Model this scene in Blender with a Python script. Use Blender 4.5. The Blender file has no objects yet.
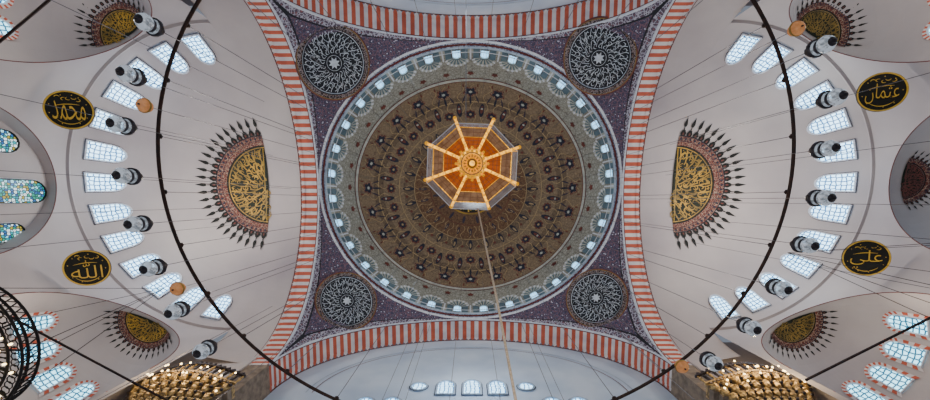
import bpy, math, random
from mathutils import Vector, Matrix
sin,cos,pi,sqrt=math.sin,math.cos,math.pi,math.sqrt
rng=random.Random(7)
F=400.0; AL=math.radians(6.5); VX,VY=470.5,200.0
CX=VX; CY=VY+F*math.tan(AL)
YC=-1.33; A=12.42; SX=1.10; ZS=26.0; HA=10.3
# ---------------------------------------------------------------- camera
cd=bpy.data.cameras.new("camera"); cam=bpy.data.objects.new("camera",cd)
bpy.context.collection.objects.link(cam); bpy.context.scene.camera=cam
cd.sensor_width=36; cd.lens=F/930*36; cd.shift_x=-(CX-465)/930; cd.shift_y=(CY-200)/930
cd.clip_end=500; cam.rotation_euler=(pi-AL,0,0)
def ray(px,py):
    rx=px-CX; d=py-CY
    return Vector((rx,F*sin(AL)+d*cos(AL),F*cos(AL)-d*sin(AL)))
def unproj(px,py,z):
    r=ray(px,py); return r*(z/r.z)
# ---------------------------------------------------------------- materials
def nm(name):
    m=bpy.data.materials.new(name); m.use_nodes=True; nt=m.node_tree
    return m,nt,nt.nodes["Principled BSDF"]
def mat(name,c,c2=None,scale=1.5,rough=.75,metal=0,emit=0,ec=None,detail=4,lo=.35,hi=.65,alpha=1):
    m,nt,b=nm(name); N=nt.nodes; L=nt.links
    if c2 is None: c2=tuple(x*.8 for x in c)
    tc=N.new("ShaderNodeTexCoord"); no=N.new("ShaderNodeTexNoise"); no.inputs["Scale"].default_value=scale
    no.inputs["Detail"].default_value=detail
    cr=N.new("ShaderNodeValToRGB"); cr.color_ramp.elements[0].position=lo; cr.color_ramp.elements[1].position=hi
    cr.color_ramp.elements[0].color=(*c2,1); cr.color_ramp.elements[1].color=(*c,1)
    L.new(tc.outputs["Object"],no.inputs["Vector"]); L.new(no.outputs["Fac"],cr.inputs["Fac"])
    L.new(cr.outputs["Color"],b.inputs["Base Color"])
    b.inputs["Roughness"].default_value=rough; b.inputs["Metallic"].default_value=metal
    b.inputs["Alpha"].default_value=alpha
    if emit:
        b.inputs["Emission Strength"].default_value=emit
        if ec: b.inputs["Emission Color"].default_value=(*ec,1)
        else: L.new(cr.outputs["Color"],b.inputs["Emission Color"])
    return m
def lace(name,ground,line,dots,scale=2.0,e=.07,d=.2,third=None):
    """scroll-work pattern: voronoi net + blossoms over a ground colour"""
    m,nt,b=nm(name); N=nt.nodes; L=nt.links
    tc=N.new("ShaderNodeTexCoord")
    no=N.new("ShaderNodeTexNoise"); no.inputs["Scale"].default_value=scale*.8
    ad=N.new("ShaderNodeVectorMath"); ad.operation='MULTIPLY_ADD'
    L.new(no.outputs["Color"],ad.inputs[0]); ad.inputs[1].default_value=(.35,.35,.35); L.new(tc.outputs["Object"],ad.inputs[2])
    L.new(tc.outputs["Object"],no.inputs["Vector"])
    v1=N.new("ShaderNodeTexVoronoi"); v1.feature='DISTANCE_TO_EDGE'; v1.inputs["Scale"].default_value=scale
    v2=N.new("ShaderNodeTexVoronoi"); v2.inputs["Scale"].default_value=scale
    v3=N.new("ShaderNodeTexVoronoi"); v3.inputs["Scale"].default_value=scale*2.3
    for v in (v1,v2,v3): L.new(ad.outputs[0],v.inputs["Vector"])
    def lt(sock,t):
        k=N.new("ShaderNodeMath"); k.operation='LESS_THAN'; L.new(sock,k.inputs[0]); k.inputs[1].default_value=t; return k.outputs[0]
    def mix(f,a,bb):
        k=N.new("ShaderNodeMix"); k.data_type='RGBA'; L.new(f,k.inputs[0])
        if isinstance(a,tuple): k.inputs[6].default_value=(*a,1)
        else: L.new(a,k.inputs[6])
        k.inputs[7].default_value=(*bb,1); return k.outputs[2]
    c=mix(lt(v3.outputs["Distance"],.3),ground,third or tuple(x*1.6 for x in ground))
    c=mix(lt(v1.outputs["Distance"],e),c,line)
    c=mix(lt(v2.outputs["Distance"],d),c,dots)
    L.new(c,b.inputs["Base Color"]); b.inputs["Roughness"].default_value=.8
    return m
def glass(name,bright,dark,strength,scale=4.0,edge=.07,multi=False,rnd=.5):
    m,nt,b=nm(name); N=nt.nodes; L=nt.links
    uv=N.new("ShaderNodeUVMap"); v=N.new("ShaderNodeTexVoronoi"); v.feature='DISTANCE_TO_EDGE'
    v.voronoi_dimensions='2D'; v.inputs["Scale"].default_value=scale; v.inputs["Randomness"].default_value=rnd
    L.new(uv.outputs[0],v.inputs["Vector"])
    g=N.new("ShaderNodeMath"); g.operation='GREATER_THAN'; g.inputs[1].default_value=edge
    L.new(v.outputs["Distance"],g.inputs[0])
    k=N.new("ShaderNodeMix"); k.data_type='RGBA'; L.new(g.outputs[0],k.inputs[0])
    k.inputs[6].default_value=(*dark,1); k.inputs[7].default_value=(*bright,1)
    if multi:
        v2=N.new("ShaderNodeTexVoronoi"); v2.voronoi_dimensions='2D'; v2.inputs["Scale"].default_value=scale
        v2.inputs["Randomness"].default_value=rnd; L.new(uv.outputs[0],v2.inputs["Vector"])
        cr=N.new("ShaderNodeValToRGB"); cr.color_ramp.interpolation='CONSTANT'
        cols=[(.01,.32,.38),(.80,.97,1),(.35,.28,.02),(.01,.28,.18),(.35,.8,.9),(.01,.10,.30)]
        cr.color_ramp.elements[0].color=(*cols[0],1); cr.color_ramp.elements[1].color=(*cols[-1],1); cr.color_ramp.elements[1].position=.85
        for i in range(1,5):
            e=cr.color_ramp.elements.new((0,.2,.42,.5,.68)[i]); e.color=(*cols[i],1)
        sp=N.new("ShaderNodeSeparateColor"); L.new(v2.outputs["Color"],sp.inputs[0]); L.new(sp.outputs[0],cr.inputs[0])
        L.new(cr.outputs[0],k.inputs[7])
    b.inputs["Base Color"].default_value=(.03,.04,.05,1); b.inputs["Roughness"].default_value=.3
    L.new(k.outputs[2],b.inputs["Emission Color"]); b.inputs["Emission Strength"].default_value=strength
    return m
PL=mat("plaster_grey_cream",(.63,.565,.545),(.36,.315,.34),.11,.9,detail=10,lo=.28,hi=.70)
PLD=mat("plaster_darker",(.44,.39,.38),(.33,.29,.30),.3,.9,detail=6)  # darker plaster tone for the cornices
PLW=mat("plaster_bluish_white",(.66,.75,.88),(.50,.60,.76),.3,.9)
RED=mat("voussoir_red",(.64,.125,.065),(.46,.09,.05),1.2)
WHT=mat("voussoir_cream",(.82,.75,.72),(.62,.57,.60),1.2)
MAR=mat("maroon_paint",(.16,.03,.028),(.09,.02,.02),2)
NAVY=mat("navy_paint",(.004,.006,.012),(.008,.010,.02),3)
BLACK=mat("black_paint",(.004,.005,.004),(.008,.009,.007),3)
GREEN=mat("dark_green_paint",(.008,.013,.007),(.014,.020,.009),3)
GOLDP=mat("gold_paint",(.56,.32,.025),(.20,.12,.012),.9,.5)
GOLDK=mat("dull_gold_paint",(.34,.21,.03),(.13,.08,.012),1.2,.5)
GOLDB=mat("bright_gold_paint_glow",(.80,.52,.06),(.60,.36,.03),2.5,.5,emit=.08)  # gold paint with a faint glow added so the script stands out
WHITEP=mat("white_paint",(.75,.78,.85),(.6,.63,.72),3)
SCRW=mat("script_white_paint",(.66,.72,.80),(.50,.55,.63),3)
PALEB=mat("pale_blue_paint",(.48,.58,.70),(.32,.40,.52),1.5)
SHELL=mat("shell_plaster",(.54,.55,.50),(.38,.40,.38),1.5)
SHELD=mat("ochre_vine_paint",(.50,.36,.19),(.36,.25,.13),2)
TURQ=mat("drum_panel_blue",(.14,.22,.28),(.09,.15,.20),1.2)  # blue ground colour inside the drum arches
PURP=lace("violet_scrollwork",(.058,.050,.10),(.18,.095,.13),(.52,.52,.63),3.2,.06,.19,(.19,.17,.26))
BORD=lace("border_scrollwork",(.10,.07,.11),(.45,.44,.53),(.30,.10,.11),3.8,.09,.2)
RIMD=lace("dark_rim_lace",(.02,.014,.02),(.28,.22,.22),(.24,.10,.05),5.0,.08,.20,(.05,.025,.02))
DOMEM=lace("dome_arabesque",(.27,.195,.125),(.16,.11,.08),(.37,.275,.17),2.6,.04,.16,(.22,.155,.105))
DOMEN=lace("dome_arabesque_dark",(.19,.135,.09),(.10,.065,.05),(.29,.21,.13),2.6,.04,.16,(.15,.10,.07))
DOMEC=lace("dome_centre_arabesque_shaded",(.20,.11,.06),(.10,.05,.035),(.34,.20,.09),2.8,.05,.16,(.15,.075,.045))  # reddish-dark ground paints the shaded, lantern-warmed centre into the colour
DOMEB=lace("dome_scroll_band",(.35,.35,.31),(.20,.18,.16),(.48,.49,.46),2.8,.05,.18,(.27,.265,.24))
NVL=lace("rim_lacework",(.05,.06,.13),(.42,.48,.62),(.22,.06,.08),3.6,.09,.2)
MRL=lace("maroon_lacework",(.15,.04,.03),(.38,.26,.19),(.02,.02,.045),4.5,.06,.20)
DBLUE=mat("dark_blue_motif",(.014,.018,.038),(.03,.03,.055),3)
DVIO=mat("faded_violet_motif",(.035,.032,.065),(.055,.04,.06),3)
MARB=mat("faded_maroon",(.19,.05,.04),(.12,.04,.035),2)
GLASS=glass("window_glass_honeycomb",(.42,.74,1.0),(.01,.06,.16),5.0,3.3,.13,rnd=.35)
GLASSD=glass("window_glass_dome",(.30,.66,1.0),(.03,.12,.24),3.2,5,.08)
GLASST=glass("window_glass_teal",(.36,.80,1.0),(.005,.06,.11),3.4,3.3,.14,rnd=.35)
STAIN=glass("stained_glass",(.7,.9,1),(.002,.003,.006),1.7,5.6,.13,True,.75)
IRON=mat("rusty_iron",(.05,.022,.016),(.02,.013,.012),6,.5,.6)
WIRE=mat("dark_wire",(.05,.045,.045),(.03,.025,.025),4,.5,.5)
WIREL=mat("grey_wire",(.15,.14,.15),(.10,.09,.10),4,.4,.6)
GOLD=mat("polished_brass_glow",(1.0,.56,.07),(.40,.16,.01),10,.22,.95,emit=.55,ec=(1,.42,.01),lo=.38,hi=.6)  # brass with added glow; dark mottling paints the shade in its crevices
AMB=mat("amber_glass",(.42,.085,.008),(.15,.028,.005),5,.2,emit=.28,ec=(.95,.19,.004),alpha=.93)
AMBD=mat("dark_copper",(.12,.04,.012),(.07,.022,.008),2.5,.4,emit=.05,ec=(.8,.2,.03))
BEIG=mat("smoked_amber_glass",(.40,.25,.15),(.20,.11,.06),4,.15,emit=.10,ec=(.85,.40,.16),alpha=.88)
BEIS=mat("grey_smoked_glass",(.46,.42,.40),(.28,.24,.22),4,.12,emit=.05,ec=(.8,.6,.5),alpha=.75)
STONE=mat("pier_stone",(.30,.23,.17),(.16,.12,.09),2.4)
GSTO=mat("gilded_stone",(.66,.44,.17),(.15,.09,.035),6.0,.45,.3)
BULB=mat("lamp_bulb_glow",(1,.85,.5),(1,.8,.45),2,.3,emit=9,ec=(1,.74,.34))
ORG=mat("tan_glass_shade",(.68,.30,.11),(.42,.15,.05),6,.2,emit=.22,ec=(1,.42,.14),alpha=.9)
LGL=mat("milky_lamp_glass_highlights",(.75,.82,.92),(.07,.08,.10),7,.08,emit=.22,ec=(.8,.9,1),alpha=.8,lo=.42,hi=.55)  # glass highlights and dark reflections painted in as white and dark mottling
DMET=mat("dark_lamp_metal",(.025,.022,.026),(.06,.05,.06),8,.4,.6)
BIRON=mat("blackened_wrought_iron",(.012,.010,.010),(.02,.015,.014),8,.9,0)
# ---------------------------------------------------------------- mesh builder
class MB:
    def __init__(s): s.v=[];s.f=[];s.m=[];s.mats=[];s.uv=[]
    def mi(s,m):
        if m not in s.mats: s.mats.append(m)
        return s.mats.index(m)
    def face(s,pts,m,uvs=None):
        b=len(s.v); s.v+= [tuple(p) for p in pts]; s.uv+= list(uvs) if uvs else [(p[0],p[1]) for p in pts]
        s.f.append(tuple(range(b,b+len(pts)))); s.m.append(s.mi(m))
    def grid(s,fn,us,vs,m):
        b=len(s.v); nv=len(vs)
        for u in us:
            for v in vs:
                s.v.append(tuple(fn(u,v))); s.uv.append((u,v))
        for i in range(len(us)-1):
            for j in range(nv-1):
                mm=m(i,j) if callable(m) else m
                if mm is None: continue
                s.f.append((b+i*nv+j,b+(i+1)*nv+j,b+(i+1)*nv+j+1,b+i*nv+j+1)); s.m.append(s.mi(mm))
    def tube(s,p0,p1,r,m,n=6,r1=None):
        p0=Vector(p0);p1=Vector(p1);d=(p1-p0).normalized(); a=d.orthogonal().normalized(); c=d.cross(a)
        r1=r if r1 is None else r1
        s.grid(lambda u,v:(p0 if v==0 else p1)+(a*cos(u)+c*sin(u))*(r if v==0 else r1),[2*pi*i/n for i in range(n+1)],[0,1],m)
    def path(s,pts,r,m,n=6,closed=False):
        pts=[Vector(p) for p in pts]; k=len(pts); b=len(s.v); up=Vector((.13,.21,.97))
        for i,p in enumerate(pts):
            q=pts[(i+1)%k] if closed or i<k-1 else p; o=pts[i-1] if closed or i>0 else p
            d=(q-o).normalized(); a=d.cross(up).normalized(); c=d.cross(a)
            for j in range(n):
                t=2*pi*j/n; s.v.append(tuple(p+(a*cos(t)+c*sin(t))*r)); s.uv.append((0,0))
        for i in range(k if closed else k-1):
            for j in range(n):
                i2=(i+1)%k; s.f.append((b+i*n+j,b+i2*n+j,b+i2*n+(j+1)%n,b+i*n+(j+1)%n)); s.m.append(s.mi(m))
    def lathe(s,prof,m,n=20,o=(0,0,0)):
        s.grid(lambda u,v:(o[0]+prof[v][0]*cos(u),o[1]+prof[v][0]*sin(u),o[2]+prof[v][1]),[2*pi*i/n for i in range(n+1)],list(range(len(prof))),m)
    def box(s,x0,x1,y0,y1,z0,z1,m):
        P=[(x,y,z) for x in(x0,x1) for y in (y0,y1) for z in (z0,z1)]
        for q in((0,1,3,2),(4,6,7,5),(0,4,5,1),(2,3,7,6),(0,2,6,4),(1,5,7,3)): s.face([P[i] for i in q],m)
    def lbox(s,x0,x1,y0,y1,z0,z1,m,n=14):
        for i in range(n): s.box(x0+(x1-x0)*i/n,x0+(x1-x0)*(i+1)/n,y0,y1,z0,z1,m)
    def obj(s,name,label=None,cat=None,kind=None,parent=None,smooth=False,group=None,loc=None):
        me=bpy.data.meshes.new(name); me.from_pydata(s.v,[],s.f)
        for m in s.mats: me.materials.append(m)
        me.polygons.foreach_set("material_index",s.m)
        ul=me.uv_layers.new(name="UVMap"); 
        for l in me.loops: ul.data[l.index].uv=s.uv[l.vertex_index]
        if smooth: me.polygons.foreach_set("use_smooth",[True]*len(s.f))
        if loc is not None:
            me.transform(Matrix.Translation(-Vector(loc)))
        me.update()
        o=bpy.data.objects.new(name,me); bpy.context.collection.objects.link(o)
        if loc is not None: o.location=loc
        tag(o,label,cat,kind,parent,group); return o
def tag(o,label=None,cat=None,kind=None,parent=None,group=None):
    if label:o["label"]=label
    if cat:o["category"]=cat
    if kind:o["kind"]=kind
    if group:o["group"]=group
    if parent: o.parent=parent
def empty(name,loc,label,cat,group=None):
    o=bpy.data.objects.new(name,None); o.location=loc; o.empty_display_size=.3
    bpy.context.collection.objects.link(o); tag(o,label,cat,None,None,group); return o
def lin(a,b,n): return [a+(b-a)*i/n for i in range(n+1)]
def ribbon(mb,pts,ws,mp,m):
    P=[Vector(p) for p in pts]; k=len(P); L=[];R=[]
    for i in range(k):
        d=(P[min(k-1,i+1)]-P[max(0,i-1)]); d=d.normalized() if d.length>1e-9 else Vector((1,0)); nn=Vector((-d.y,d.x))
        L.append(P[i]+nn*ws[i]/2);R.append(P[i]-nn*ws[i]/2)
    for i in range(k-1): mb.face([mp(*L[i]),mp(*L[i+1]),mp(*R[i+1]),mp(*R[i])],m)
def poly(mb,pts,mp,m): # star-shaped polygon fan
    cx=sum(p[0] for p in pts)/len(pts); cy=sum(p[1] for p in pts)/len(pts)
    for i in range(len(pts)):
        q=pts[(i+1)%len(pts)]; mb.face([mp(cx,cy),mp(*pts[i]),mp(*q)],m)
def polarsector(mb,r0,r1,a0,a1,mp,m,n=32,k=3):
    mb.grid(lambda u,v:mp(v*cos(u),v*sin(u)),lin(a0,a1,n),lin(r0,r1,k),m)
def callig(mb,mp,r0,r1,a0,a1,n,m,w,rg,sym=False):
    """interlaced script: tall radial letters with bowls, curls and dots"""
    base=None
    for k in range(n):
        th=a0+(a1-a0)*(k+.5)/n; dr=r1-r0
        if sym and k%2==0 or base is None or not sym: base=(rg.random(),rg.random(),rg.random())
        q=base
        top=r1-dr*.05*q[0]; bot=r0+dr*(.1+.2*q[1]); dt=(a1-a0)/n
        pts=[];ws=[]
        for i in range(9):
            t=i/8; r=bot+(top-bot)*t; a=th+dt*.25*sin(t*3+q[2]*2); pts.append((r*cos(a),r*sin(a))); ws.append(w*(.7+.5*t))
        ribbon(mb,pts,ws,mp,m)
        for rr,sg in ((r0+dr*.28,1),(r0+dr*.68,-1)):
            c=(rr*cos(th+dt*.5),rr*sin(th+dt*.5)); R=min(dr*.2,rr*dt*.55)
            s0=rg.random()*6 if not sym else th
            pts=[(c[0]+R*cos(s0+sg*t*.42)*(1-.05*t),c[1]+R*sin(s0+sg*t*.42)*(1-.05*t)) for t in range(10)]
            ribbon(mb,pts,[w*(.4+.1*min(t,9-t)*2) for t in range(10)],mp,m)
        rr=r1-dr*.12; c=(rr*cos(th+dt*.45),rr*sin(th+dt*.45)); poly(mb,[(c[0]+w*.7*cos(j*pi/2),c[1]+w*.7*sin(j*pi/2)) for j in range(4)],mp,m)
# ---------------------------------------------------------------- windows
WN=[0]
def outline(w,h,pointed=True,n=8):
    hw=w/2; pts=[(-hw,0),(hw,0)]; sp=h-hw*(1.15 if pointed else 1)
    for i in range(n+1):
        a=pi*i/n; y=sin(a); pts.append((hw*cos(a),sp+y*hw*(1.15 if pointed else 1)))
    return pts
def window(mp,w,h,gl,lab,fr=WHITEP,fw=.13,out=MAR,ow=.1,shape=None,striped=False):
    WN[0]+=1; mb=MB(); o=shape or outline(w,h); cy=h/2
    def sc(k): return [(x*(1+2*k/w),cy+(y-cy)*(1+2*k/h)) for x,y in o]
    ctr=(0,cy)
    for i in range(len(o)):
        a=o[i];b=o[(i+1)%len(o)]
        mb.face([mp(0,cy,0),mp(*a,0),mp(*b,0)],gl,[ctr,a,b])
    l0,l1,l2=o,sc(fw),sc(fw+ow)
    for i in range(len(o)):
        j=(i+1)%len(o)
        mb.face([mp(*l0[i],0),mp(*l0[j],0),mp(*l0[j],.10),mp(*l0[i],.10)],fr)
        mb.face([mp(*l0[i],.10),mp(*l0[j],.10),mp(*l1[j],.10),mp(*l1[i],.10)],fr)
        mb.face([mp(*l1[i],.10),mp(*l1[j],.10),mp(*l1[j],.0),mp(*l1[i],.0)],fr)
        if striped:
            if i==0: continue
            sub=6 if i in(1,len(o)-1) else 2
            for q in range(sub):
                t0,t1=q/sub,(q+1)/sub
                Lp=lambda P,t:(P[i][0]+(P[j][0]-P[i][0])*t,P[i][1]+(P[j][1]-P[i][1])*t)
                mb.face([mp(*Lp(l1,t0),.04),mp(*Lp(l1,t1),.04),mp(*Lp(l2,t1),.04),mp(*Lp(l2,t0),.04)],RED if q%2 else WHT)
        elif out: mb.face([mp(*l1[i],.03),mp(*l1[j],.03),mp(*l2[j],.03),mp(*l2[i],.03)],out)
    return mb.obj("window_%d"%WN[0],lab,None,"structure")
# ---------------------------------------------------------------- central dome
def W(x,y,z): return Vector((x*SX,YC+y,z))
RD=12.3; ZD=39.0; HD=11.5
def D(z,th,off=0):
    r=RD if z<=ZD else RD*sqrt(max(0,1-((z-ZD)/HD)**2))
    return W((r-off)*cos(th),(r-off)*sin(th),z)
def DP(psi,th,off=.06):
    return W((RD-off)*sin(psi)*cos(th),(RD-off)*sin(psi)*sin(th),ZD+(HD-off)*cos(psi))
mb=MB(); TH=[2*pi*i/192 for i in range(193)]
prof=[(12.42,36.3),(12.25,36.42),(12.25,36.7),(12.1,36.75),(12.1,36.95),(11.98,37.0),(11.98,37.15),(12.3,37.2),(12.3,37.9),(12.3,39)]
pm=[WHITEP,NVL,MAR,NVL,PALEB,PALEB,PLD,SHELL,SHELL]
mb.grid(lambda u,v:W(prof[v][0]*cos(u),prof[v][0]*sin(u),prof[v][1]),TH,range(len(prof)),lambda i,j:pm[j])
psis=lin(pi/2,0.0,60)
def dm_(i,j):
    if j<16: return DOMEB
    if j<24: return DOMEM
    if j<28: return DOMEN
    if j<36: return DOMEM
    if j<40: return DOMEN
    return DOMEC
mb.grid(lambda u,v:DP(v,u,0),TH,psis,dm_)
def dmap(psi0,th0,off=.07,s=1.0):
    def f(x,y): # x tangential, y towards apex (m)
        psi=psi0-y*s/RD; return DP(psi,th0+x*s/max(.8,RD*sin(psi0)),off)
    return f
PC={}
def psifor(px):
    if px in PC: return PC[px]
    best=None
    for i in range(1,900):
        p=pi/2*i/900; r=RD*SX*sin(p)*F/(ZD+HD*cos(p))
        if best is None or abs(r-px)<best[0]: best=(abs(r-px),p)
    PC[px]=best[1]; return best[1]
def petal(w,h,y0=0,n=12): # teardrop
    return [(w/2*sin(2*pi*i/n)*(1 if cos(2*pi*i/n)<0 else .8),y0+h/2-h/2*cos(2*pi*i/n)) for i in range(n)]
def lobes(R,n,dep,y0=0,k=4):
    return [((R*(1+dep*cos(n*2*pi*i/(n*k))))*sin(2*pi*i/(n*k)),y0+(R*(1+dep*cos(n*2*pi*i/(n*k))))*cos(2*pi*i/(n*k))) for i in range(n*k)]
for k in range(32):
    th=2*pi*(k+.5)/32
    def mp(x,y,th=th,o=.05):
        return D(37.4+y,th+x/RD,o)
    o=outline(2.1,4.1,n=14)
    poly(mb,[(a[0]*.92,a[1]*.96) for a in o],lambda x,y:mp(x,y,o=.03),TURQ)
    for i in range(2,len(o)-1):
        a=o[i];b=o[i+1]; m1=((a[0]+b[0])/2*1.05,(a[1]+b[1])/2*1.025)
        a2=(a[0]*.80,a[1]*.93);b2=(b[0]*.80,b[1]*.93)
        mb.face([mp(*a,o=.08),mp(*m1,o=.08),mp(*b,o=.08),mp(*b2,o=.08),mp(*a2,o=.08)],WHITEP if i%2 else SHELL)
        a3=(a[0]*.36,2.6+(a[1]*.9-2.6)*.35);b3=(b[0]*.36,2.6+(b[1]*.9-2.6)*.35)
        if i%2: mb.face([mp(*a2,o=.07),mp(*b2,o=.07),mp(*b3,o=.07),mp(*a3,o=.07)],SHELL)
    mb.face([mp(-1.27,0,o=.1),mp(-1.13,0,o=.1),mp(-1.13,2.9,o=.1),mp(-1.27,2.9,o=.1)],WHITEP)
    poly(mb,lobes(.28,5,.2),dmap(psifor(120),th+pi/32,.08),MARB)
for r0,r1,m in ((115,114.3,MARB),(114.3,112,SHELL),(112,111.3,MARB),(92,91.2,SHELD),(71,70.3,SHELD),(56,55.2,SHELD),(40,39.4,MARB),(27.5,26,GOLDP),(26,25.4,MAR)):
    mb.grid(lambda u,v:DP(psifor(v),u,.06),TH,[r0,r1],m)
def rosring(px,N,ph,fn):
    ps=psifor(px)
    for k in range(N): fn(2*pi*(k+ph)/N,ps)
for k in range(48):
    t0=2*pi*(k+.25)/48; sgn=1 if k%2 else -1
    for (ra,rb) in ((109,92),(91,71),(70,57),(55,41)):
        pts=[]
        pa,pb=psifor(ra),psifor(rb)
        for i in range(11):
            t=i/10; pts.append((t0+sgn*.035*sin(t*2*pi),pa+(pb-pa)*t))
        for i in range(10):
            w=.035/ (RD*sin(pts[i][1])) ; a,b=pts[i],pts[i+1]
            mb.face([DP(a[1],a[0]-w,.065),DP(a[1],a[0]+w,.065),DP(b[1],b[0]+w,.065),DP(b[1],b[0]-w,.065)],SHELD)
def fan(th,ps):
    s=1.22; poly(mb,lobes(.56,5,.20),dmap(ps,th,.08,s),MRL); poly(mb,lobes(.42,5,.22),dmap(ps,th,.11,s),DBLUE); poly(mb,lobes(.14,6,.2),dmap(ps,th,.14,s),SHELL)
    for q in(-1,1): poly(mb,petal(.20,.85,.4),lambda x,y,q=q:dmap(ps,th,.09,s)(x*.8+q*(.3+.35*y),y),DVIO)
    poly(mb,petal(.2,.95,.45),dmap(ps,th,.09,s),DBLUE)
rosring(102,24,0,fan)
def drop(th,ps):
    s=1.2; poly(mb,petal(.5,1.5,-.7),dmap(ps,th,.08,s),DBLUE); poly(mb,petal(.28,.9,-.5),dmap(ps,th,.11,s),MARB); poly(mb,lobes(.1,5,.2,-.15),dmap(ps,th,.13,s),SHELL)
rosring(84,24,.5,drop)
def fan2(th,ps):
    s=1.15; poly(mb,lobes(.46,8,.14),dmap(ps,th,.08,s),MARB); poly(mb,lobes(.34,6,.18),dmap(ps,th,.1,s),DBLUE); poly(mb,lobes(.12,6,.2),dmap(ps,th,.12,s),SHELD)
rosring(79,24,0,fan2)
def drop2(th,ps):
    s=1.15; poly(mb,petal(.42,1.25,-.6),dmap(ps,th,.08,s),DBLUE); poly(mb,petal(.2,.6,-.4),dmap(ps,th,.1,s),SHELD)
rosring(62,24,0,drop2); rosring(108,48,.5,lambda th,ps:poly(mb,petal(.16,.55,-.3),dmap(ps,th,.09),MARB))
rosring(64,24,.5,lambda th,ps:poly(mb,lobes(.16,5,.25),dmap(ps,th,.09),MARB))
def drop3(th,ps): poly(mb,petal(.32,1.0,-.4),dmap(ps,th,.08),DVIO); poly(mb,petal(.1,.45,-.2),dmap(ps,th,.1),SHELD)
rosring(48,24,0,drop3); rosring(34,16,.5,lambda th,ps:poly(mb,petal(.34,1.0,-.5),dmap(ps,th,.09),DVIO))
mb.grid(lambda u,v:DP(psifor(v),u,.1) if v>0 else DP(0,u,.1),TH,[25.4,16,8,0],GREEN)
cmap=lambda x,y:DP(math.hypot(x,y)/RD,math.atan2(y,x),.16)
callig(mb,cmap,.7,2.9,0,2*pi,20,GOLDB,.12,rng)
mb.obj("ceiling_dome","vast painted dome with arabesque rings, scalloped arches and gilded apex script",None,"structure",smooth=False)
for k in range(32):
    th=2*pi*(k+.5)/32
    window(lambda x,y,d,th=th:D(37.9+y,th+x/RD,.10+d),.64,1.9,GLASSD,"small arched honeycomb window in the dome drum",fr=SHELL,fw=.08,out=DBLUE,ow=.05)
mb=MB()
mb.path([W(11.98*cos(a),11.98*sin(a),37.97) for a in lin(0,2*pi,128)[:-1]],.035,WHITEP,5,True)
for k in range(96):
    a=2*pi*k/96
    mb.tube(W(11.98*cos(a),11.98*sin(a),37.1),W(11.98*cos(a),11.98*sin(a),37.97),.025,WHITEP,4)
mb.obj("trim_1","thin white balustrade running around the dome cornice",None,"structure")
# ---------------------------------------------------------------- pendentives
def rp(z): 
    t=max(0,min(1,(z-ZS)/HA)); return sqrt(A*A+A*A*(1-t*t))
for sx in(-1,1):
    for sy in(-1,1):
        mb=MB()
        def Pw(u,v,off=0):
            z=ZS+HA*sin(v); y=A*cos(v); r=sqrt(A*A+y*y); t0=math.acos(A/r); span=pi/2-2*t0
            bw=min(.85/r,span*.5); lw=min(.14/r,span*.1)
            ks=sorted([0,lw,bw-lw if bw>lw*2 else bw,bw]); mids=[bw+(span-2*bw)*i/12 for i in range(1,12)]
            al=ks+mids+[span-q for q in reversed(ks)]
            return W(sx*(r-off)*cos(t0+al[u]),sy*(r-off)*sin(t0+al[u]),z)
        n=4+11+4
        def mm(i,j):
            if i in(0,n-2): return WHITEP
            if i in(1,n-3): return BORD
            if i in(2,n-4): return NAVY
            return PURP
        mb.grid(Pw,range(n),lin(0,pi/2,40),mm)
        mb.obj("ceiling_pendentive","curved triangular pendentive with blue-violet and pale scrollwork painting",None,"structure")
# ---------------------------------------------------------------- striped arches
NST=116
def arch(kind,sg,w,label,i0):
    mb=MB()
    def Q(v,x):
        y=A*sin(v); z=ZS+HA*cos(v)
        return W(sg*(A+x),y,z) if kind=='x' else W(y,sg*(A+x),z)
    vs=lin(-pi/2,pi/2,NST)
    xs=[0,.14,w*.5,w-.22,w]
    def mm(i,j):
        if j==0: return MAR
        return RED if i%2==0 else WHT
    mb.grid(Q,vs,xs,mm)
    for i in range(NST):
        v0,v1=vs[i],vs[i+1]; mm_=RED if i%2==0 else WHT
        pts=[Q(v0+(v1-v0)*t,w+.18*sin(pi*t))-Vector((0,0,.06)) for t in (0,.2,.4,.6,.8,1)]
        mb.face(pts+[Q(v1,w-.12)-Vector((0,0,.06)),Q(v0,w-.12)-Vector((0,0,.06))],mm_)
    mb.path([Q(v,0)-Vector((0,0,.02)) for v in vs],.07,WHITEP,5)
    mb.path([Q(v,w+.2)-Vector((0,0,.0)) for v in vs],.05,MARB,5)
    mb.obj(i0,label,None,"structure")
WX=1.22; WY=1.75
arch('x',-1,WX,"broad arch of alternating brick-red and cream voussoirs","trim_2")
arch('x',1,WX,"broad arch of alternating brick-red and cream voussoirs","trim_3")
arch('y',-1,WY,"broad arch of alternating brick-red and cream voussoirs","trim_4")
arch('y',1,WY,"broad arch of alternating brick-red and cream voussoirs","trim_5")
XB=(A+WX)*SX
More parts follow.
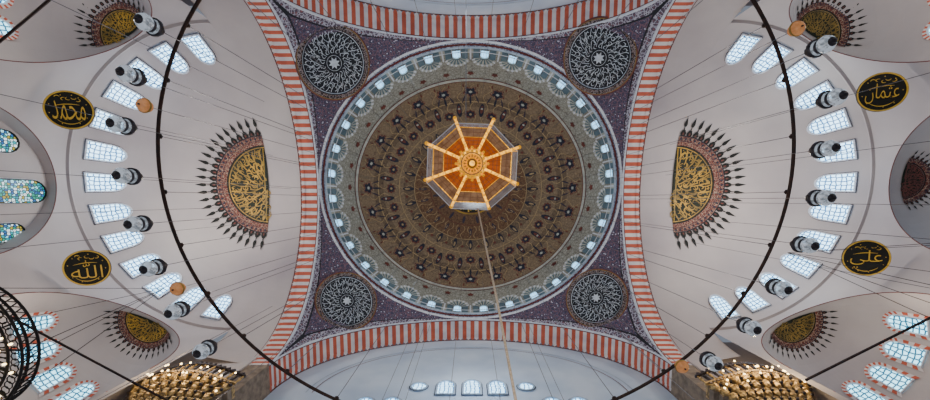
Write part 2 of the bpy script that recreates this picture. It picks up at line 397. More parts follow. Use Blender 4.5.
# ---------------------------------------------------------------- tympanum walls
for sg,nme in((-1,"wall_north"),(1,"wall_south")):
    mb=MB(); Y=YC+sg*(A+WY+.25); hx=A*SX
    mb.grid(lambda u,v:Vector((u*hx,Y,(14 if v==0 else ZS+HA*sqrt(max(0,1-u*u))*1.0))),[sin(a) for a in lin(-pi/2,pi/2,60)],[0,1],PLW)
    for k,m,wd in((.82,PALEB,.10),(.79,MARB,.06)):
        mb.grid(lambda u,v:Vector((hx*(k+v/hx)*sin(u),Y-sg*.03,ZS+HA*(k+v/hx)*cos(u))),lin(-pi/2,pi/2,50),[0,wd],m)
    mb.obj(nme,"pale bluish-white lunette wall beneath the striped arch",None,"structure")
YS=YC+(A+WY+.25)
def hitY(px,py,Y):
    r=ray(px,py); return r*(Y/r.y)
def wmapY(c,Y,sg):
    return lambda x,y,d:Vector((c.x+x,Y-sg*(.04+d),c.z+y))
for px,w,h in((445,1.1,1.9),(472,1.1,2.0),(498,1.1,1.9)):
    c=hitY(px,395,YS); window(wmapY(c,YS,1),w,h,GLASS,"arched honeycomb window in the lunette wall",fr=PALEB,out=DBLUE,ow=.06)
for px in(418,527):
    c=hitY(px,391,YS); n=16; R=.5
    window(wmapY(c,YS,1),2*R,2*R,GLASS,"small round honeycomb window in the lunette wall",fr=PALEB,out=DBLUE,ow=.06,shape=[(R*cos(2*pi*i/n),R+R*sin(2*pi*i/n)) for i in range(n)])
for px in(388,360,556,584):
    c=hitY(px,412,YS); window(wmapY(c,YS,1),1.1,1.6,GLASS,"arched honeycomb window in the lunette wall",fr=PALEB,out=DBLUE,ow=.06)
for x in(-3.2,-1.1,1.1,3.2):
    c=Vector((x,0,28.4)); window(wmapY(c,YC-(A+WY+.25),-1),1.25,2.3,GLASS,"arched honeycomb window in the lunette wall",fr=PALEB,out=DBLUE,ow=.06)
# ---------------------------------------------------------------- semi domes
X0=18.3; RS=11.8; HS=10.7; RW=11.2
def medallion(mb,mp,s,rg,flames=17,script=GOLDP):
    a0,a1=(-pi/2,pi/2)
    M=lambda off:(lambda x,y:mp(x,y,off))
    polarsector(mb,0.01,3.25*s,a0,a1,M(.06),GREEN,40,6)
    polarsector(mb,3.25*s,3.33*s,a0,a1,M(.07),script,40,1)
    polarsector(mb,3.33*s,3.48*s,a0,a1,M(.07),BLACK,40,1)
    polarsector(mb,3.48*s,4.22*s,a0,a1,M(.07),MRL,40,2)
    polarsector(mb,3.82*s,3.86*s,a0,a1,M(.09),DBLUE,40,1)
    polarsector(mb,4.22*s,4.30*s,a0,a1,M(.07),DBLUE,40,1)
    for q in range(31):
        a=a0+(a1-a0)*(q+.5)/31; R=lambda r,t:((r)*s*cos(a)-t*s*sin(a),(r)*s*sin(a)+t*s*cos(a))
        poly(mb,[R(3.9,.0),R(4.02,.11),R(4.19,0),R(4.02,-.11)],M(.1),DBLUE)
    k=1 if s>.9 else 1.3
    callig(mb,M(.1),1.5*s,3.18*s,a0+.03,a1-.03,13,script,.105*s*k,rg)
    callig(mb,M(.1),2.2*s,3.22*s,a0+.03,a1-.03,17,script,.07*s*k,rg)
    callig(mb,M(.1),.25*s,1.7*s,a0+.03,a1-.03,6,script,.11*s*k,rg)
    callig(mb,M(.1),.8*s,2.2*s,a0+.03,a1-.03,9,script,.07*s*k,rg)
    ribbon(mb,[(.1*s,-3.2*s),(.1*s,3.2*s)],[.08*s,.08*s],M(.1),script)
    for k in range(flames):
        a=a0+(a1-a0)*(k+.5)/flames
        R=lambda r,t:((r)*s*cos(a)-t*s*sin(a),(r)*s*sin(a)+t*s*cos(a))
        poly(mb,[R(4.25,.19),R(4.48,.25),R(4.75,.11),R(4.72,.05),R(5.3,0),R(4.72,-.05),R(4.75,-.11),R(4.48,-.25),R(4.25,-.19)],M(.08),BLACK)
        poly(mb,[R(5.0,.10),R(5.2,.15),R(5.75,0),R(5.2,-.15),R(5.0,-.10)],M(.09),BLACK)
        poly(mb,[R(4.32,.07),R(4.52,.05),R(4.52,-.05),R(4.32,-.07)],M(.11),MARB)
def hitcyl(px,py,sg,R):
    r=ray(px,py); c=Vector((sg*X0,YC))
    a=r.x**2+r.y**2; b=-2*(r.x*c.x+r.y*c.y); cc=c.length_squared-R*R
    t=(-b+sqrt(b*b-4*a*cc))/(2*a); return r*t
for sg in(-1,1):
    side="west" if sg<0 else "east"
    C=Vector((sg*X0,YC,0))
    def S(z,phi,off=0):
        t=(z-ZS)/HS; r=RS*sqrt(max(0,1-t*t))-off
        return C+Vector((sg*r*cos(phi),r*sin(phi),z))
    mb=MB()
    phis=lin(-pi/2,pi/2,72)
    e0=math.asin((29.7-ZS)/HS)
    mb.grid(lambda u,v:S(ZS+HS*sin(v),u),phis,lin(e0,pi/2,24),PL)
    mb.grid(lambda u,v:Vector((sg*(XB+(X0-XB)*v),YC+(12.42+(RS-12.42)*v)*sin(u),ZS+(HA+(HS-HA)*v)*cos(u))),lin(-pi/2,pi/2,72),[0,.33,.66,1],PL)
    medallion(mb,lambda x,y,off:C+Vector((sg*x,y,ZS+HS*sqrt(max(0,1-(x*x+y*y)/RS**2))-off)),1.0,random.Random(3+sg),25)
    mb.obj("ceiling_half_dome","grey-cream plaster half dome with a gilded half medallion of script",None,"structure",smooth=False)
    for k in range(13):
        ph=math.radians(-79+158*k/12)
        window(lambda x,y,d,ph=ph:S(30.45+y*.88,ph+x/10.4,.05+d),1.25,2.2,GLASS,"arched honeycomb window at the foot of the half dome",fw=.10,out=DBLUE,ow=.045)
    mb=MB(); pf=[(11.1,29.75),(11.0,29.7),(11.0,29.6),(11.2,29.55)]
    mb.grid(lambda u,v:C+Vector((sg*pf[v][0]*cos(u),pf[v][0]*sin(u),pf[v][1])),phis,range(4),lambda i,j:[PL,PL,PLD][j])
    mb.obj("trim_%d"%(6 if sg<0 else 7),"slim moulded cornice below the half-dome windows",None,"structure")
    OP=[(0.0,4.7,22.5,6.3 if sg<0 else 6.0),(math.radians(62.5),4.7,22.5,6.3),(math.radians(-61),4.7,22.5,6.9)]
    br=set(lin(-pi/2,pi/2,150))
    for p0,hs,zb,h in OP:
        d=math.asin(hs/RW)
        for q in(-1,1): br.add(p0+q*d)
        for i in range(1,8):
            for q in(-1,1): br.add(p0+q*d*(1-.004*i*i))
    br=sorted(b for b in br if -pi/2<=b<=pi/2)
    mb=MB()
    def cw(phi,z,R=RW): return C+Vector((sg*R*cos(phi),R*sin(phi),z))
    for a,b in zip(br[:-1],br[1:]):
        m=(a+b)/2; op=None
        for o in OP:
            if abs(m-o[0])<math.asin(o[1]/RW): op=o
        zs=[]
        for q in(a,b):
            if op:
                s=min(1,abs(RW*sin(q-op[0]))/op[1]); zs.append(op[2]+op[3]*sqrt(max(0,1-s*s)))
            else: zs.append(14)
        mb.face([cw(a,29.6),cw(b,29.6),cw(b,zs[1]),cw(a,zs[0])],PL)
    mb.obj("wall_%s"%side,"curved plaster wall with arched openings beneath the half dome",None,"structure")
    for oi,(p0,hs,zb,h) in enumerate(OP):
        d=Vector((sg*cos(p0),sin(p0),0)); p=Vector((-sg*sin(p0),cos(p0),0)); DD=11.35; O=C+d*DD
        mb=MB()
        vs=lin(-pi/2,pi/2,44)
        def edge(v,k):
            s=hs*sin(v); z=zb+h*cos(v)
            a=cw(p0+math.asin(s/RW),z); b=O+p*s+Vector((0,0,z)); return a+(b-a)*k
        mb.grid(edge,vs,[0,.5,1],PL)
        for q in(-1,1):
            mb.grid(lambda k,z:edge(q*pi/2,k)+Vector((0,0,z-zb)),[0,1],[14,zb],PL)
        mb.path([edge(v,0) for v in vs],.03,MARB,5)
        E=lambda x,s,z:O+d*x+p*s+Vector((0,0,z))
        if oi==0 and sg<0:
            mb.grid(lambda s,k:E(.5,s*hs*1.0,14 if k==0 else zb+h*sqrt(max(0,1-s*s))),[sin(v) for v in vs],[0,1],PL)
            mb.grid(lambda v,k:E(.5*k,hs*sin(v),zb+h*cos(v)),vs,[0,1],PL)
            mb.obj("wall_niche","plaster end wall of the arched niche with stained windows",None,"structure")
            for s,z0,w,hh in((0.75,24.7,1.5,3.85),(-2.45,24.5,1.4,2.7),(3.45,24.0,1.15,2.9)):
                window(lambda x,y,dd,s=s,z0=z0:E(.5-.04-dd,s+x,z0+y),w,hh,STAIN,"tall arched stained glass window in teal, blue and white",fr=BLACK,fw=.05,out=WHITEP,ow=.04)
        else:
            R=4.7; hh=h
            mb.grid(lambda b,e:E(R*cos(e)*cos(b),R*cos(e)*sin(b),zb+hh*sin(e)),lin(-pi/2,pi/2,40),lin(0,pi/2,16),PL)
            mb.grid(lambda b,z:E(R*cos(b),R*sin(b),z),lin(-pi/2,pi/2,40),[14,zb],PL)
            sc=.46 if oi else .36
            medallion(mb,lambda x,y,off:E(x+(.1 if oi else .6),y,zb+hh*sqrt(max(0,1-((x+(0 if oi else .5))**2+y*y)/R**2))-off),sc,random.Random(10+oi),17,MARB if oi==0 else (GOLDP if sg<0 else GOLDK))
            mb.obj("ceiling_exedra","small plaster half dome with gilded half medallion" if oi else "small plaster half dome with dark half medallion",None,"structure")
            for k in range(7):
                b=math.radians(-75+25*k)
                def em(x,y,dd,b=b):
                    z=23.7+y*.95; r=R*sqrt(1-((z-zb)/hh)**2)-.04-dd; return E(r*cos(b+x/4.4),r*sin(b+x/4.4),z)
                window(em,1.0,2.0,GLASST,"arched teal honeycomb window with striped red and white surround",fw=.07,ow=.20,striped=True)
# ---------------------------------------------------------------- corner piers
for sx in(-1,1):
    for sy in(-1,1):
        mb=MB(); a=A*SX
        X=sorted((sx*a,sx*XB)); Y=sorted((YC+sy*A,YC+sy*(A+5)))
        mb.box(X[0],X[1],Y[0],Y[1],6,ZS,STONE)
        X=sorted((sx*XB,sx*(X0+2.4))); Y=sorted((YC+sy*12.3,YC+sy*(A+5)))
        mb.box(X[0],X[1],Y[0],Y[1],6,ZS+4,PL)
        mb.obj("wall_pier","massive stone corner pier carrying the striped arches",None,"structure")
# ---------------------------------------------------------------- big roundels on pendentives
for (px,py,rd) in((333,62,34.5),(600,57,34.5),(346,302,31.5),(597,299,31.5)):
    z=25.0
    while True:
        P=unproj(px,py,z); r=math.hypot(P.x/SX,P.y-YC)
        if r>=rp(z) or z>36: break
        z+=.02
    dz=.3; slope=(rp(z+dz)-rp(z-dz))/(2*dz)
    u=Vector((P.x/SX,P.y-YC,0)).normalized(); n=Vector((-u.x,-u.y,slope)).normalized()
    n=(n*.8+(-P.normalized())*.2).normalized()
    P=P+n*.32
    R=rd*P.length/F*.93
    e1=Vector((0,0,1)).cross(n).normalized(); e2=n.cross(e1)
    mp0=lambda x,y,o:P+(e1*x+e2*y)*R+n*o
    body=MB()
    body.grid(lambda a,r:mp0(r*cos(a),r*sin(a),0),lin(0,2*pi,64),[.001,.5,.80],NAVY)
    RR=[.80,.815,.84,.95,.965,1.0,1.0]
    body.grid(lambda a,k:mp0(RR[k]*cos(a),RR[k]*sin(a),[0,.06,.1,.1,.1,.05,-.25][k]),lin(0,2*pi,64),range(7),lambda i,j:[SCRW,NAVY,RIMD,GOLDK,MARB,NAVY][j])
    o=body.obj("calligraphy_roundel","navy-black roundel with radiating fine white script on violet pendentive","roundel",group="pendentive roundels",loc=P)
    c=MB(); cm=lambda x,y:mp0(x,y,.05)-P
    rg=random.Random(5)
    callig(c,cm,.22,.48,0,2*pi,14,SCRW,.015,rg,True); callig(c,cm,.50,.78,.1,2*pi+.1,28,SCRW,.015,rg); callig(c,cm,.36,.66,.3,2*pi+.3,18,SCRW,.012,rg)
    poly(c,[(( .16 if i%2 else .09)*cos(pi*i/8),(.16 if i%2 else .09)*sin(pi*i/8)) for i in range(16)],cm,SCRW)
    polarsector(c,.19,.20,0,2*pi,cm,SCRW,40,1)
    c.obj("script",parent=o)
# ---------------------------------------------------------------- black and gold roundels
def textmesh(body,name):
    cu=bpy.data.curves.new(name,'FONT'); cu.body=body; cu.align_x='CENTER'; cu.align_y='CENTER'; cu.extrude=.01; cu.offset=-.012
    t=bpy.data.objects.new(name,cu); bpy.context.collection.objects.link(t)
    bpy.context.view_layer.update(); dg=bpy.context.evaluated_depsgraph_get()
    me=bpy.data.meshes.new_from_object(t.evaluated_get(dg)); bpy.data.objects.remove(t); return me
for (px,py,sg,txt,lab,seed) in((69,110,-1,"\uFEAA\uFEE4\uFEA4\uFEE3","black disc with gold Arabic name and gilded rim",1),
        (87,268,-1,"\uFDF2","black disc with tall gold Arabic script",2),
        (882,92,1,"\uFEE5\uFE8E\uFEE4\uFE9C\uFECB","black disc with flowing gold Arabic name",3),
        (866,258,1,"\uFEF2\uFEE0\uFECB","black disc with looped gold Arabic name",4)):
    P=hitcyl(px,py,sg,9.5); be=math.radians(24)
    R=18.3*P.z/F
    e1=Vector((cos(be),0,-sg*sin(be))); e2=Vector((0,-1,0)); n=e1.cross(e2).normalized()
    if n.z>0: n=-n
    mp0=lambda x,y,o:P+(e1*x*1.04+e2*y)*R+n*o
    b=MB(); b.grid(lambda a,r:mp0(r*cos(a),r*sin(a),0),lin(0,2*pi,48),[.001,.5,.92],BLACK)
    b.grid(lambda a,k:mp0([.92,.93,.98,1,1][k]*cos(a),[.92,.93,.98,1,1][k]*sin(a),[0,.04,.04,.02,-.1][k]),lin(0,2*pi,48),range(5),lambda i,j:[GOLDB,GOLDB,GOLDP,BLACK][j])
    dm=lambda x,y:mp0(x,y,.04); rg=random.Random(seed)
    for k in range(9):
        a=k*2.4+seed; r=.78; poly(b,[(r*cos(a)+.03*cos(j*pi/2),r*sin(a)+.03*sin(j*pi/2)) for j in range(4)],dm,GOLDB)
    for k in range(5):
        x=-.42+.2*k+rg.random()*.08; y=.52+rg.random()*.14
        ribbon(b,[(x+.10*cos(t*.5+k),y+.07*sin(t*.5+k)) for t in range(8)],[.012+.025*sin(pi*t/7) for t in range(8)],dm,GOLDB)
    ribbon(b,[(.72*cos(a),.05-.78*sin(a)) for a in lin(.8,2.3,14)],[.012+.03*sin(pi*i/14) for i in range(15)],dm,GOLDB)
    ribbon(b,[(-.55+1.0*t,.18+.35*t-.25*t*t) for t in lin(0,1,8)],[.01+.035*sin(pi*i/8) for i in range(9)],dm,GOLDB)
    o=b.obj("name_roundel",lab,"roundel",group="black and gold name roundels",loc=P)
    me=textmesh(txt,"arabic_script")
    xs=[v.co.x for v in me.vertices]; ys=[v.co.y for v in me.vertices]
    if xs:
        w=max(xs)-min(xs);h=max(ys)-min(ys); mx=(max(xs)+min(xs))/2;my=(max(ys)+min(ys))/2
        kx=1.3/w; ky=1.0/h
        for v in me.vertices:
            x=(v.co.x-mx)*kx;y=(v.co.y-my)*ky-.06; v.co=mp0(x,y,.05+v.co.z)-P
    me.materials.clear(); me.materials.append(GOLDB)
    t=bpy.data.objects.new("script",me); bpy.context.collection.objects.link(t); t.parent=o
# ---------------------------------------------------------------- great iron ring
ZR=15.2; RX=11.85; RY=10.5; RC=Vector((.2,YC,ZR))
def ringpt(a,z=0,k=1): return RC+Vector((RX*k*cos(a),RY*k*sin(a),z))
e=empty("ring_chandelier",RC,"huge rust-brown iron ring suspended on thin cables","chandelier")
mb=MB(); mb.path([ringpt(a)-RC for a in lin(0,2*pi,160)[:-1]],.065,IRON,8,True)
for k in range(32):
    a=2*pi*(k+.5)/32; mb.lathe([(.05,.0),(.10,.05),(.10,.12),(.03,.2)],IRON,6,tuple(ringpt(a)-RC))
mb.obj("ring_frame",parent=e)
def domez(x,y):
    r=math.hypot(x/SX,y-YC); return ZD+HD*sqrt(max(.02,1-(r/RD)**2))-.15
for k in range(32):
    a=2*pi*(k+.5)/32; p=ringpt(a); q=RC+Vector(((p.x-RC.x)*.95,(p.y-RC.y)*.97,0)); zt=domez(q.x,q.y)
    mb=MB(); mb.tube(p-RC,Vector((q.x,q.y,zt))-RC,.015,WIREL,4); mb.obj("cable",parent=e)
# ---------------------------------------------------------------- glass lamps
K=.84
def lampparts():
    r=[]
    def L(pr,mm,n,name,s):
        g=MB(); g.lathe([(a*K,b*K) for a,b in pr],mm,n); r.append((g,name))
    L([(.005,0),(.12,.02),(.25,.12),(.32,.27),(.30,.40),(.21,.50),(.18,.55),(.28,.74),(.29,.74),(.19,.56)],LGL,18,"glass_bowl",1)
    L([(.29,.68),(.345,.70),(.345,.82),(.29,.84)],DMET,18,"metal_rim",1)
    L([(.19,.46),(.26,.49),(.26,.58),(.19,.6)],DMET,16,"metal_collar",1)
    L([(.005,-.14),(.07,-.10),(.06,-.03),(.17,.03),(.16,.06),(.01,.05)],DMET,12,"metal_finial",1)
    L([(.24,.95),(.17,1.1),(.06,1.18),(.02,1.27),(.001,1.28)],DMET,14,"smoke_cap",1)
    for k in range(3):
        a=2*pi*k/3; g=MB(); g.tube((.31*K*cos(a),.31*K*sin(a),.8*K),(.06*K*cos(a),.06*K*sin(a),1.14*K),.015,DMET,4); r.append((g,"hanger_rod"))
    return r
lp=[(148,24),(130,75),(120,125),(126,176),(137,224),(152,268),(176,311),(204,350),(822,46),(833,98),(826,149),(822,198),(806,245),(780,288),(750,327),(712,362)]
tpl=None
for i,(px,py) in enumerate(lp):
    z=13.4; P=unproj(px,py,z)-Vector((0,0,.4))
    if tpl is None:
        e=empty("hanging_lamp",P,"milky glass oil lamp with dark metal fittings on a wire","lamp","glass lamps under the iron ring")
        tpl=[e]+[g.obj(nme,parent=e,smooth=True) for g,nme in lampparts()]
    else:
        e=tpl[0].copy(); e.location=P; bpy.context.collection.objects.link(e)
        for t in tpl[1:]:
            c=t.copy(); c.parent=e; bpy.context.collection.objects.link(c)
    zt=domez(P.x*.94,P.y); w=MB(); w.tube((0,0,1.26*K),(-P.x*.06,0,zt-P.z),.013,WIREL,4); w.obj("suspension_wire",parent=e)
for (px,py) in((139,104),(802,26),(173,290),(685,369)):
    P=unproj(px,py,13.9); e=empty("pendant_shade",P,"small tan glass bowl lamp on a wire","lamp","tan bowl lamps")
    m=MB(); m.lathe([(.005,0),(.12,.02),(.20,.09),(.24,.2),(.21,.3),(.15,.33),(.17,.40),(.18,.40)],ORG,18); m.obj("glass_shade",parent=e,smooth=True)
    m=MB(); m.lathe([(.24,.17),(.255,.19),(.255,.23),(.24,.25)],GOLDP,18); m.obj("rim_band",parent=e,smooth=True)
    m=MB(); m.lathe([(.16,.38),(.12,.48),(.01,.52)],DMET,10); m.obj("cap",parent=e)
    m=MB(); m.lathe([(.004,-.07),(.03,-.04),(.02,0),(.05,.012)],DMET,8); m.obj("finial",parent=e)
    zt=domez(P.x*.92,P.y); m=MB(); m.tube((0,0,.5),(-P.x*.08,0,zt-P.z),.013,WIREL,4); m.obj("suspension_wire",parent=e)
# ---------------------------------------------------------------- central lantern
LC=Vector((.06,YC-.02,15.2)); e=empty("octagonal_lantern",LC,"gilded eight-sided lantern with amber glass panels hung below the dome","chandelier")
ph0=math.radians(25)
def oc(k,r,z): 
    a=ph0+pi/4*k; return Vector((r*cos(a)*1.03,r*sin(a)*.97,z))
m=MB()
m.lathe([(.005,-.18),(.10,-.17),(.13,-.10),(.20,-.13),(.24,-.05),(.33,-.09),(.37,-.02),(.50,-.05),(.56,.02),(.55,.1),(.1,.14)],GOLD,32)
for k in range(16):
    a=2*pi*k/16; m.lathe([(.005,-.12),(.05,-.09),(.07,0)],GOLD,8,(.46*cos(a),.46*sin(a),0))
    m.lathe([(.005,-.16),(.035,-.13),(.05,-.05)],GOLD,8,(.28*cos(a+.2),.28*sin(a+.2),0))
    m.lathe([(.005,-.06),(.05,-.03),(.06,.05)],GOLD,8,(.60*cos(a),.60*sin(a),0))
m.obj("rosette",parent=e,smooth=False)
m=MB(); m.lathe([(.24,-.075),(.31,-.09)],AMBD,32); m.lathe([(.38,-.06),(.42,-.06)],AMBD,32); m.lathe([(.12,-.12),(.17,-.14)],AMBD,24); m.obj("rosette_inlay",parent=e)
for k in range(8):
    m=MB(); a=oc(k,.5,0);b=oc(k,1.82,.02); d=(b-a).normalized(); s=Vector((-d.y,d.x,0))
    for w,z0,z1 in((.05,-.05,.08),(.02,-.10,-.05)):
        P8=[a-s*w,a+s*w,b+s*w,b-s*w]
        m.face([p+Vector((0,0,z0)) for p in P8],GOLD); m.face([p+Vector((0,0,z1)) for p in P8],GOLD)
        for i in range(4): m.face([P8[i]+Vector((0,0,z0)),P8[(i+1)%4]+Vector((0,0,z0)),P8[(i+1)%4]+Vector((0,0,z1)),P8[i]+Vector((0,0,z1))],GOLD)
    for t in (.2,.4,.6,.8): m.lathe([(.005,-.11),(.035,-.09),(.06,-.02),(.04,.06)],GOLD,8,tuple(a+(b-a)*t))
    m.lathe([(.005,-.12),(.06,-.08),(.075,0),(.06,.08),(.005,.12)],GOLD,10,tuple(b))
    m.obj("arm",parent=e)
for k in range(8):
    m=MB(); a0,a1=oc(k,.5,.08),oc(k+1,.5,.08); b0,b1=oc(k,1.15,.42),oc(k+1,1.15,.42); c0,c1=oc(k,1.60,.7),oc(k+1,1.60,.7)
    m.face([a0,a1,b1,b0],AMB); m.face([b0,b1,c1,c0],BEIG)
    for t in (.25,.5,.75):
        p,q=a0.lerp(a1,t)-Vector((0,0,.02)),c0.lerp(c1,t)-Vector((0,0,.02)); m.tube(p,q,.009,AMBD,4)
    for t in (.3,.45,.8): m.tube(a0.lerp(c0,t)-Vector((0,0,.02)),a1.lerp(c1,t)-Vector((0,0,.02)),.010,AMBD,4)
    m.obj("panel",parent=e)
    m=MB(); d0,d1=oc(k,1.92,1.5),oc(k+1,1.92,1.5); m.face([c0,c1,d1,d0],BEIS); m.obj("side_pane",parent=e,label="grey translucent flared side pane")
m=MB()
for r,z,t,mm in((1.15,.42,.014,GOLD),(1.60,.7,.022,GOLD),(1.92,1.5,.028,WHITEP)):
    m.path([oc(k,r,z) for k in range(8)],t,mm,6,True)
for k in range(8): m.tube(oc(k,1.60,.7),oc(k,1.92,1.5),.022,GOLD,5); m.tube(oc(k,.5,.06),oc(k,1.60,.69),.016,GOLD,5)
m.obj("frame",parent=e)
m=MB()
for k in range(8): m.face([oc(k,1.92,1.52),oc(k+1,1.92,1.52),oc(k+1,.4,2.6),oc(k,.4,2.6)],AMBD)
m.face([oc(k,.4,2.6) for k in range(8)],AMBD); m.obj("canopy",parent=e)
m=MB(); m.tube((0,0,2.55),(0,0,50.2-LC.z),.025,WIRE,5); m.obj("suspension_wire",parent=e)
p0=unproj(478,209,15.0); p1=unproj(497,300,9); p2=unproj(516,402,6.5); p3=unproj(524,450,5.6)
m=MB(); m.path([p0,p1,p2,p3],.027,mat("braided_cable",(.62,.50,.38),(.40,.31,.22),30),6)
m.obj("pull_cable","long pale braided cable trailing down from the lantern","cable")
m=MB(); m.tube(unproj(466,132,17.5),unproj(466,-20,30),.02,WIREL,4); m.obj("stay_wire","thin grey wire running from the lantern to the arch","wire")
# ---------------------------------------------------------------- tie rods
for (a,b,r) in(((-20,58,22),(66,-14,22),.07),((-10,306,20),(170,402,19),.06),((806,380,20),(950,308,21),.07)):
    m=MB(); m.tube(unproj(*a),unproj(*b),r,IRON,6)
    m.obj("tie_rod","dark iron tie rod spanning an arch","tie rod",group="iron tie rods")
for i,(px,py,z0,z1) in enumerate(((-10,92,13,31),(-10,170,12,32),(-10,215,13,31),(-10,250,13,31),(60,420,14,30),(30,-10,14,29),(940,70,13,30),(940,140,13,31),(940,205,13,31),(940,240,13,31),(940,290,14,30),(210,405,18,30),(380,405,20,42),(404,405,20,42),(566,405,20,42),(700,405,16,33))):
    P=unproj(px,py,z0); m=MB(); m.tube((0,0,0),(0,0,z1-z0),.014,WIREL,4)
    m=m.obj("hanging_wire","thin grey lamp wire hanging from the vault","wire",group="lamp wires"); m.location=P
# ---------------------------------------------------------------- pier balconies (bowed fronts)
for sg in(-1,1):
    org=Vector((sg*16.1,10.75,21.3)); HW=2.75
    e=empty("balcony",org,"warm-lit curved stone gallery on carved brackets with small lit lamps","balcony","pier galleries")
    def bow(mb):
        mb.v=[(x,y-(.75*cos(pi*max(-1,min(1,x/HW))/2) if y<.2 else 0),z) for x,y,z in mb.v]; return mb
    m=MB(); m.lbox(-HW,HW,-.4,.35,0,.28,GSTO); m.lbox(-HW-.1,HW+.1,-.5,-.35,.2,.34,GSTO)
    for k in range(28): m.box(-HW+.1+k*(2*HW-.2)/28,-HW+.1+(k+.5)*(2*HW-.2)/28,-.54,-.50,.02,.18,STONE)
    bow(m).obj("slab",parent=e)
    m=MB()
    for r in range(5):
        HWr=HW-.26*r; nn=9 if r%2 else 10; f=1-.17*r
        for k in range(nn):
            x=-HWr+.28+(2*HWr-.56)*k/(nn-1); y=-.26+.13*r-.75*f*cos(pi*x/HW/2); z=-.02-.40*r
            m.lathe([(.27,0),(.26,-.06),(.20,-.14),(.16,-.30),(.05,-.40),(.001,-.46)],GSTO,7,(x,y,z))
            m.lathe([(.10,-.02),(.09,-.10),(.001,-.16)],DMET,6,(x+.28,y-.14,z))  # dark cones stand in for the shaded gaps between cells
        for i in range(12):
            x0=-HWr+2*HWr*i/12; x1=x0+2*HWr/12; ym=-.18+.13*r-.75*f*cos(pi*(x0+x1)/2/HW/2); m.box(x0,x1,ym,.35,z-.40,z,STONE)
    m.obj("muqarnas_bracket",parent=e)
    m=MB(); n=20
    for k in range(n+1):
        x=-HW+.05+(2*HW-.1)*k/n; m.lathe([(.05,.28),(.08,.4),(.04,.55),(.08,.95),(.04,1.15),(.05,1.3)],DMET if k%2 else GSTO,6,(x,-.38,0))
        if k<n:
            xm=x+(HW-.05)/n; m.path([(xm+.10*cos(a),-.38,.78+.34*sin(a)) for a in lin(0,2*pi,10)[:-1]],.022,DMET,4,True)
            m.lathe([(.09,1.38),(.10,1.5),(.02,1.68),(.001,1.7)],DMET,5,(xm,-.38,0))
    m.lbox(-HW-.05,HW+.05,-.46,-.3,1.28,1.40,DMET); m.lbox(-HW,HW,-.42,-.34,.36,.42,DMET)
    bow(m).obj("railing",parent=e)
    rg=random.Random(21+sg)
    for k in range(22):
        x=-HW+.1+(2*HW-.2)*k/21+rg.uniform(-.1,.1); y=-.62-.75*cos(pi*x/HW/2)+rg.uniform(-.12,.05); m=MB(); m.lathe([(.01,-.02),(.04,.02),(.05,.06),(.035,.10),(.02,.12)],BULB,8,(x,y,rg.uniform(-1.1,1.4)))
        m.obj("lamp_bulb",parent=e)
    for dx in(-1.6,0,1.6):
        ld=bpy.data.lights.new("gallery_light",'POINT'); ld.energy=170 if sg>0 else 100; ld.color=(1,.72,.36); ld.shadow_soft_size=.1
        lo=bpy.data.objects.new("gallery_light",ld); lo.location=org+Vector((dx,-2.1,.2)); bpy.context.collection.objects.link(lo)
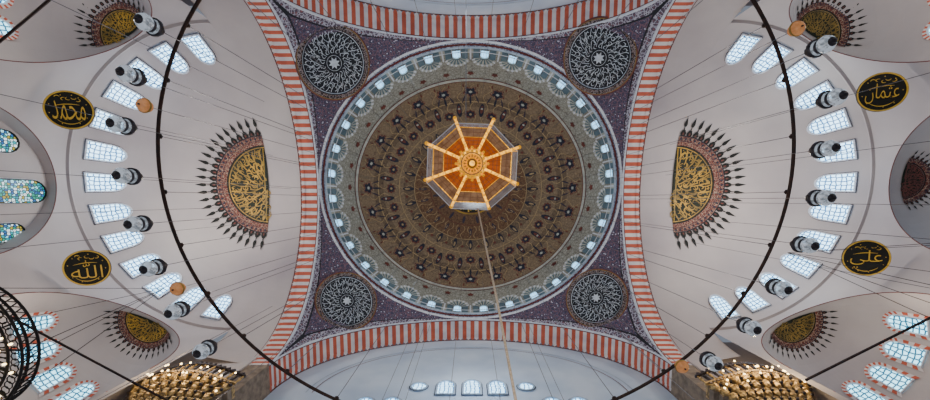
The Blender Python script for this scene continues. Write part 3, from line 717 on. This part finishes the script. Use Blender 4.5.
# ---------------------------------------------------------------- lit ring chandeliers at the corners
for (px,py,nb,SC) in ((-50,350,56,1),(1012,290,20,.8)):
    cc=unproj(px,py,11.0); e=empty("ring_chandelier",cc,"dark tiered wrought-iron hoop chandelier crowded with small lit lamps","chandelier")
    m=MB()
    for R,z in((2.05,0),(1.95,.25),(1.7,-.05),(2.0,.5),(1.25,0)):
        m.path([(R*SC*cos(a),R*SC*sin(a),z*SC) for a in lin(0,2*pi,56)[:-1]],.04,BIRON,5,True)
    for k in range(64):
        a=2*pi*k/64
        for q in(-.1,.1): m.tube((2.05*SC*cos(a),2.05*SC*sin(a),0),(2.0*SC*cos(a+q),2.0*SC*sin(a+q),.5*SC),.02,BIRON,4)
        m.path([((1.87+.12*cos(t))*SC*cos(a+.06*sin(t)),(1.87+.12*cos(t))*SC*sin(a+.06*sin(t)),-.02) for t in lin(0,2*pi,8)[:-1]],.018,BIRON,4,True)
        m.path([((1.52+.14*cos(t))*SC*cos(a+.05*sin(t)),(1.52+.14*cos(t))*SC*sin(a+.05*sin(t)),-.02) for t in lin(0,2*pi,8)[:-1]],.018,BIRON,4,True)
        if k%4==0: m.tube((2*SC*cos(a),2*SC*sin(a),0),(.2*cos(a),.2*sin(a),0),.03,BIRON,4)
    for k in range(6):
        a=2*pi*k/6; m.tube((1.95*SC*cos(a),1.95*SC*sin(a),.5*SC),(0,0,8),.012,BIRON,4)
    m.obj("hoop_frame",parent=e)
    bm=None
    for k in range(nb):
        a=2*pi*k/nb; R=(1.5,1.3,1.68,1.9)[k%4]*SC
        if bm is None:
            m=MB(); m.lathe([(.005,-.05),(.025,-.04),(.035,0),(.025,.04),(.01,.06)],BULB,8); bm=m.obj("lamp_bulb",parent=e); o=bm
        else:
            o=bm.copy(); o.parent=e; bpy.context.collection.objects.link(o)
        o.location=(R*cos(a),R*sin(a),-.12)
# ---------------------------------------------------------------- light
w=bpy.data.worlds.new("world"); bpy.context.scene.world=w; w.use_nodes=True
bg=w.node_tree.nodes["Background"]; bg.inputs[0].default_value=(.72,.82,1.0,1); bg.inputs[1].default_value=.27
def area(loc,rot,size,en,col,name):
    l=bpy.data.lights.new(name,'AREA'); l.energy=en; l.size=size; l.color=col
    o=bpy.data.objects.new(name,l); o.location=loc; o.rotation_euler=rot; bpy.context.collection.objects.link(o)
def point(loc,en,col,r,name):
    l=bpy.data.lights.new(name,'POINT'); l.energy=en; l.color=col; l.shadow_soft_size=r
    o=bpy.data.objects.new(name,l); o.location=loc; bpy.context.collection.objects.link(o)
area((0,YC,2),(pi,0,0),10,700,(1,.88,.74),"hall_fill")  # added fill from below, no fixture there
point((0,YC,34),1500,(1,.80,.54),1.5,"dome_fill")  # unseen fill lamp added to warm the dome
for sg in(-1,1):
    point((sg*20,YC+1,30.5),1350,(1,.91,.82),1.2,"half_dome_fill")  # unseen fill lamp added for cream highlights on the half dome
    for yy in (-9.5,8): point((sg*25.5,YC+yy,23),170,(1,.86,.68),.8,"exedra_fill")  # small unseen fills added to lift the exedrae
    for ph in (-50,0,50):
        a=math.radians(ph); point((sg*(X0+8.3*cos(a)),YC+8.3*sin(a),29.6),120,(.6,.82,1),.5,"window_glow_fill")  # bluish points added beside the windows to strengthen their glow
point((0,9.5,26),520,(.75,.88,1),1.2,"lunette_light"); point((0,-12,26),340,(.75,.88,1),1.2,"lunette_light")
for a in range(0,360,60):
    a=math.radians(a); point((9.5*SX*cos(a),YC+9.5*sin(a),38.6),55,(.62,.84,1),.4,"window_glow_fill")  # same added glow points around the drum windows
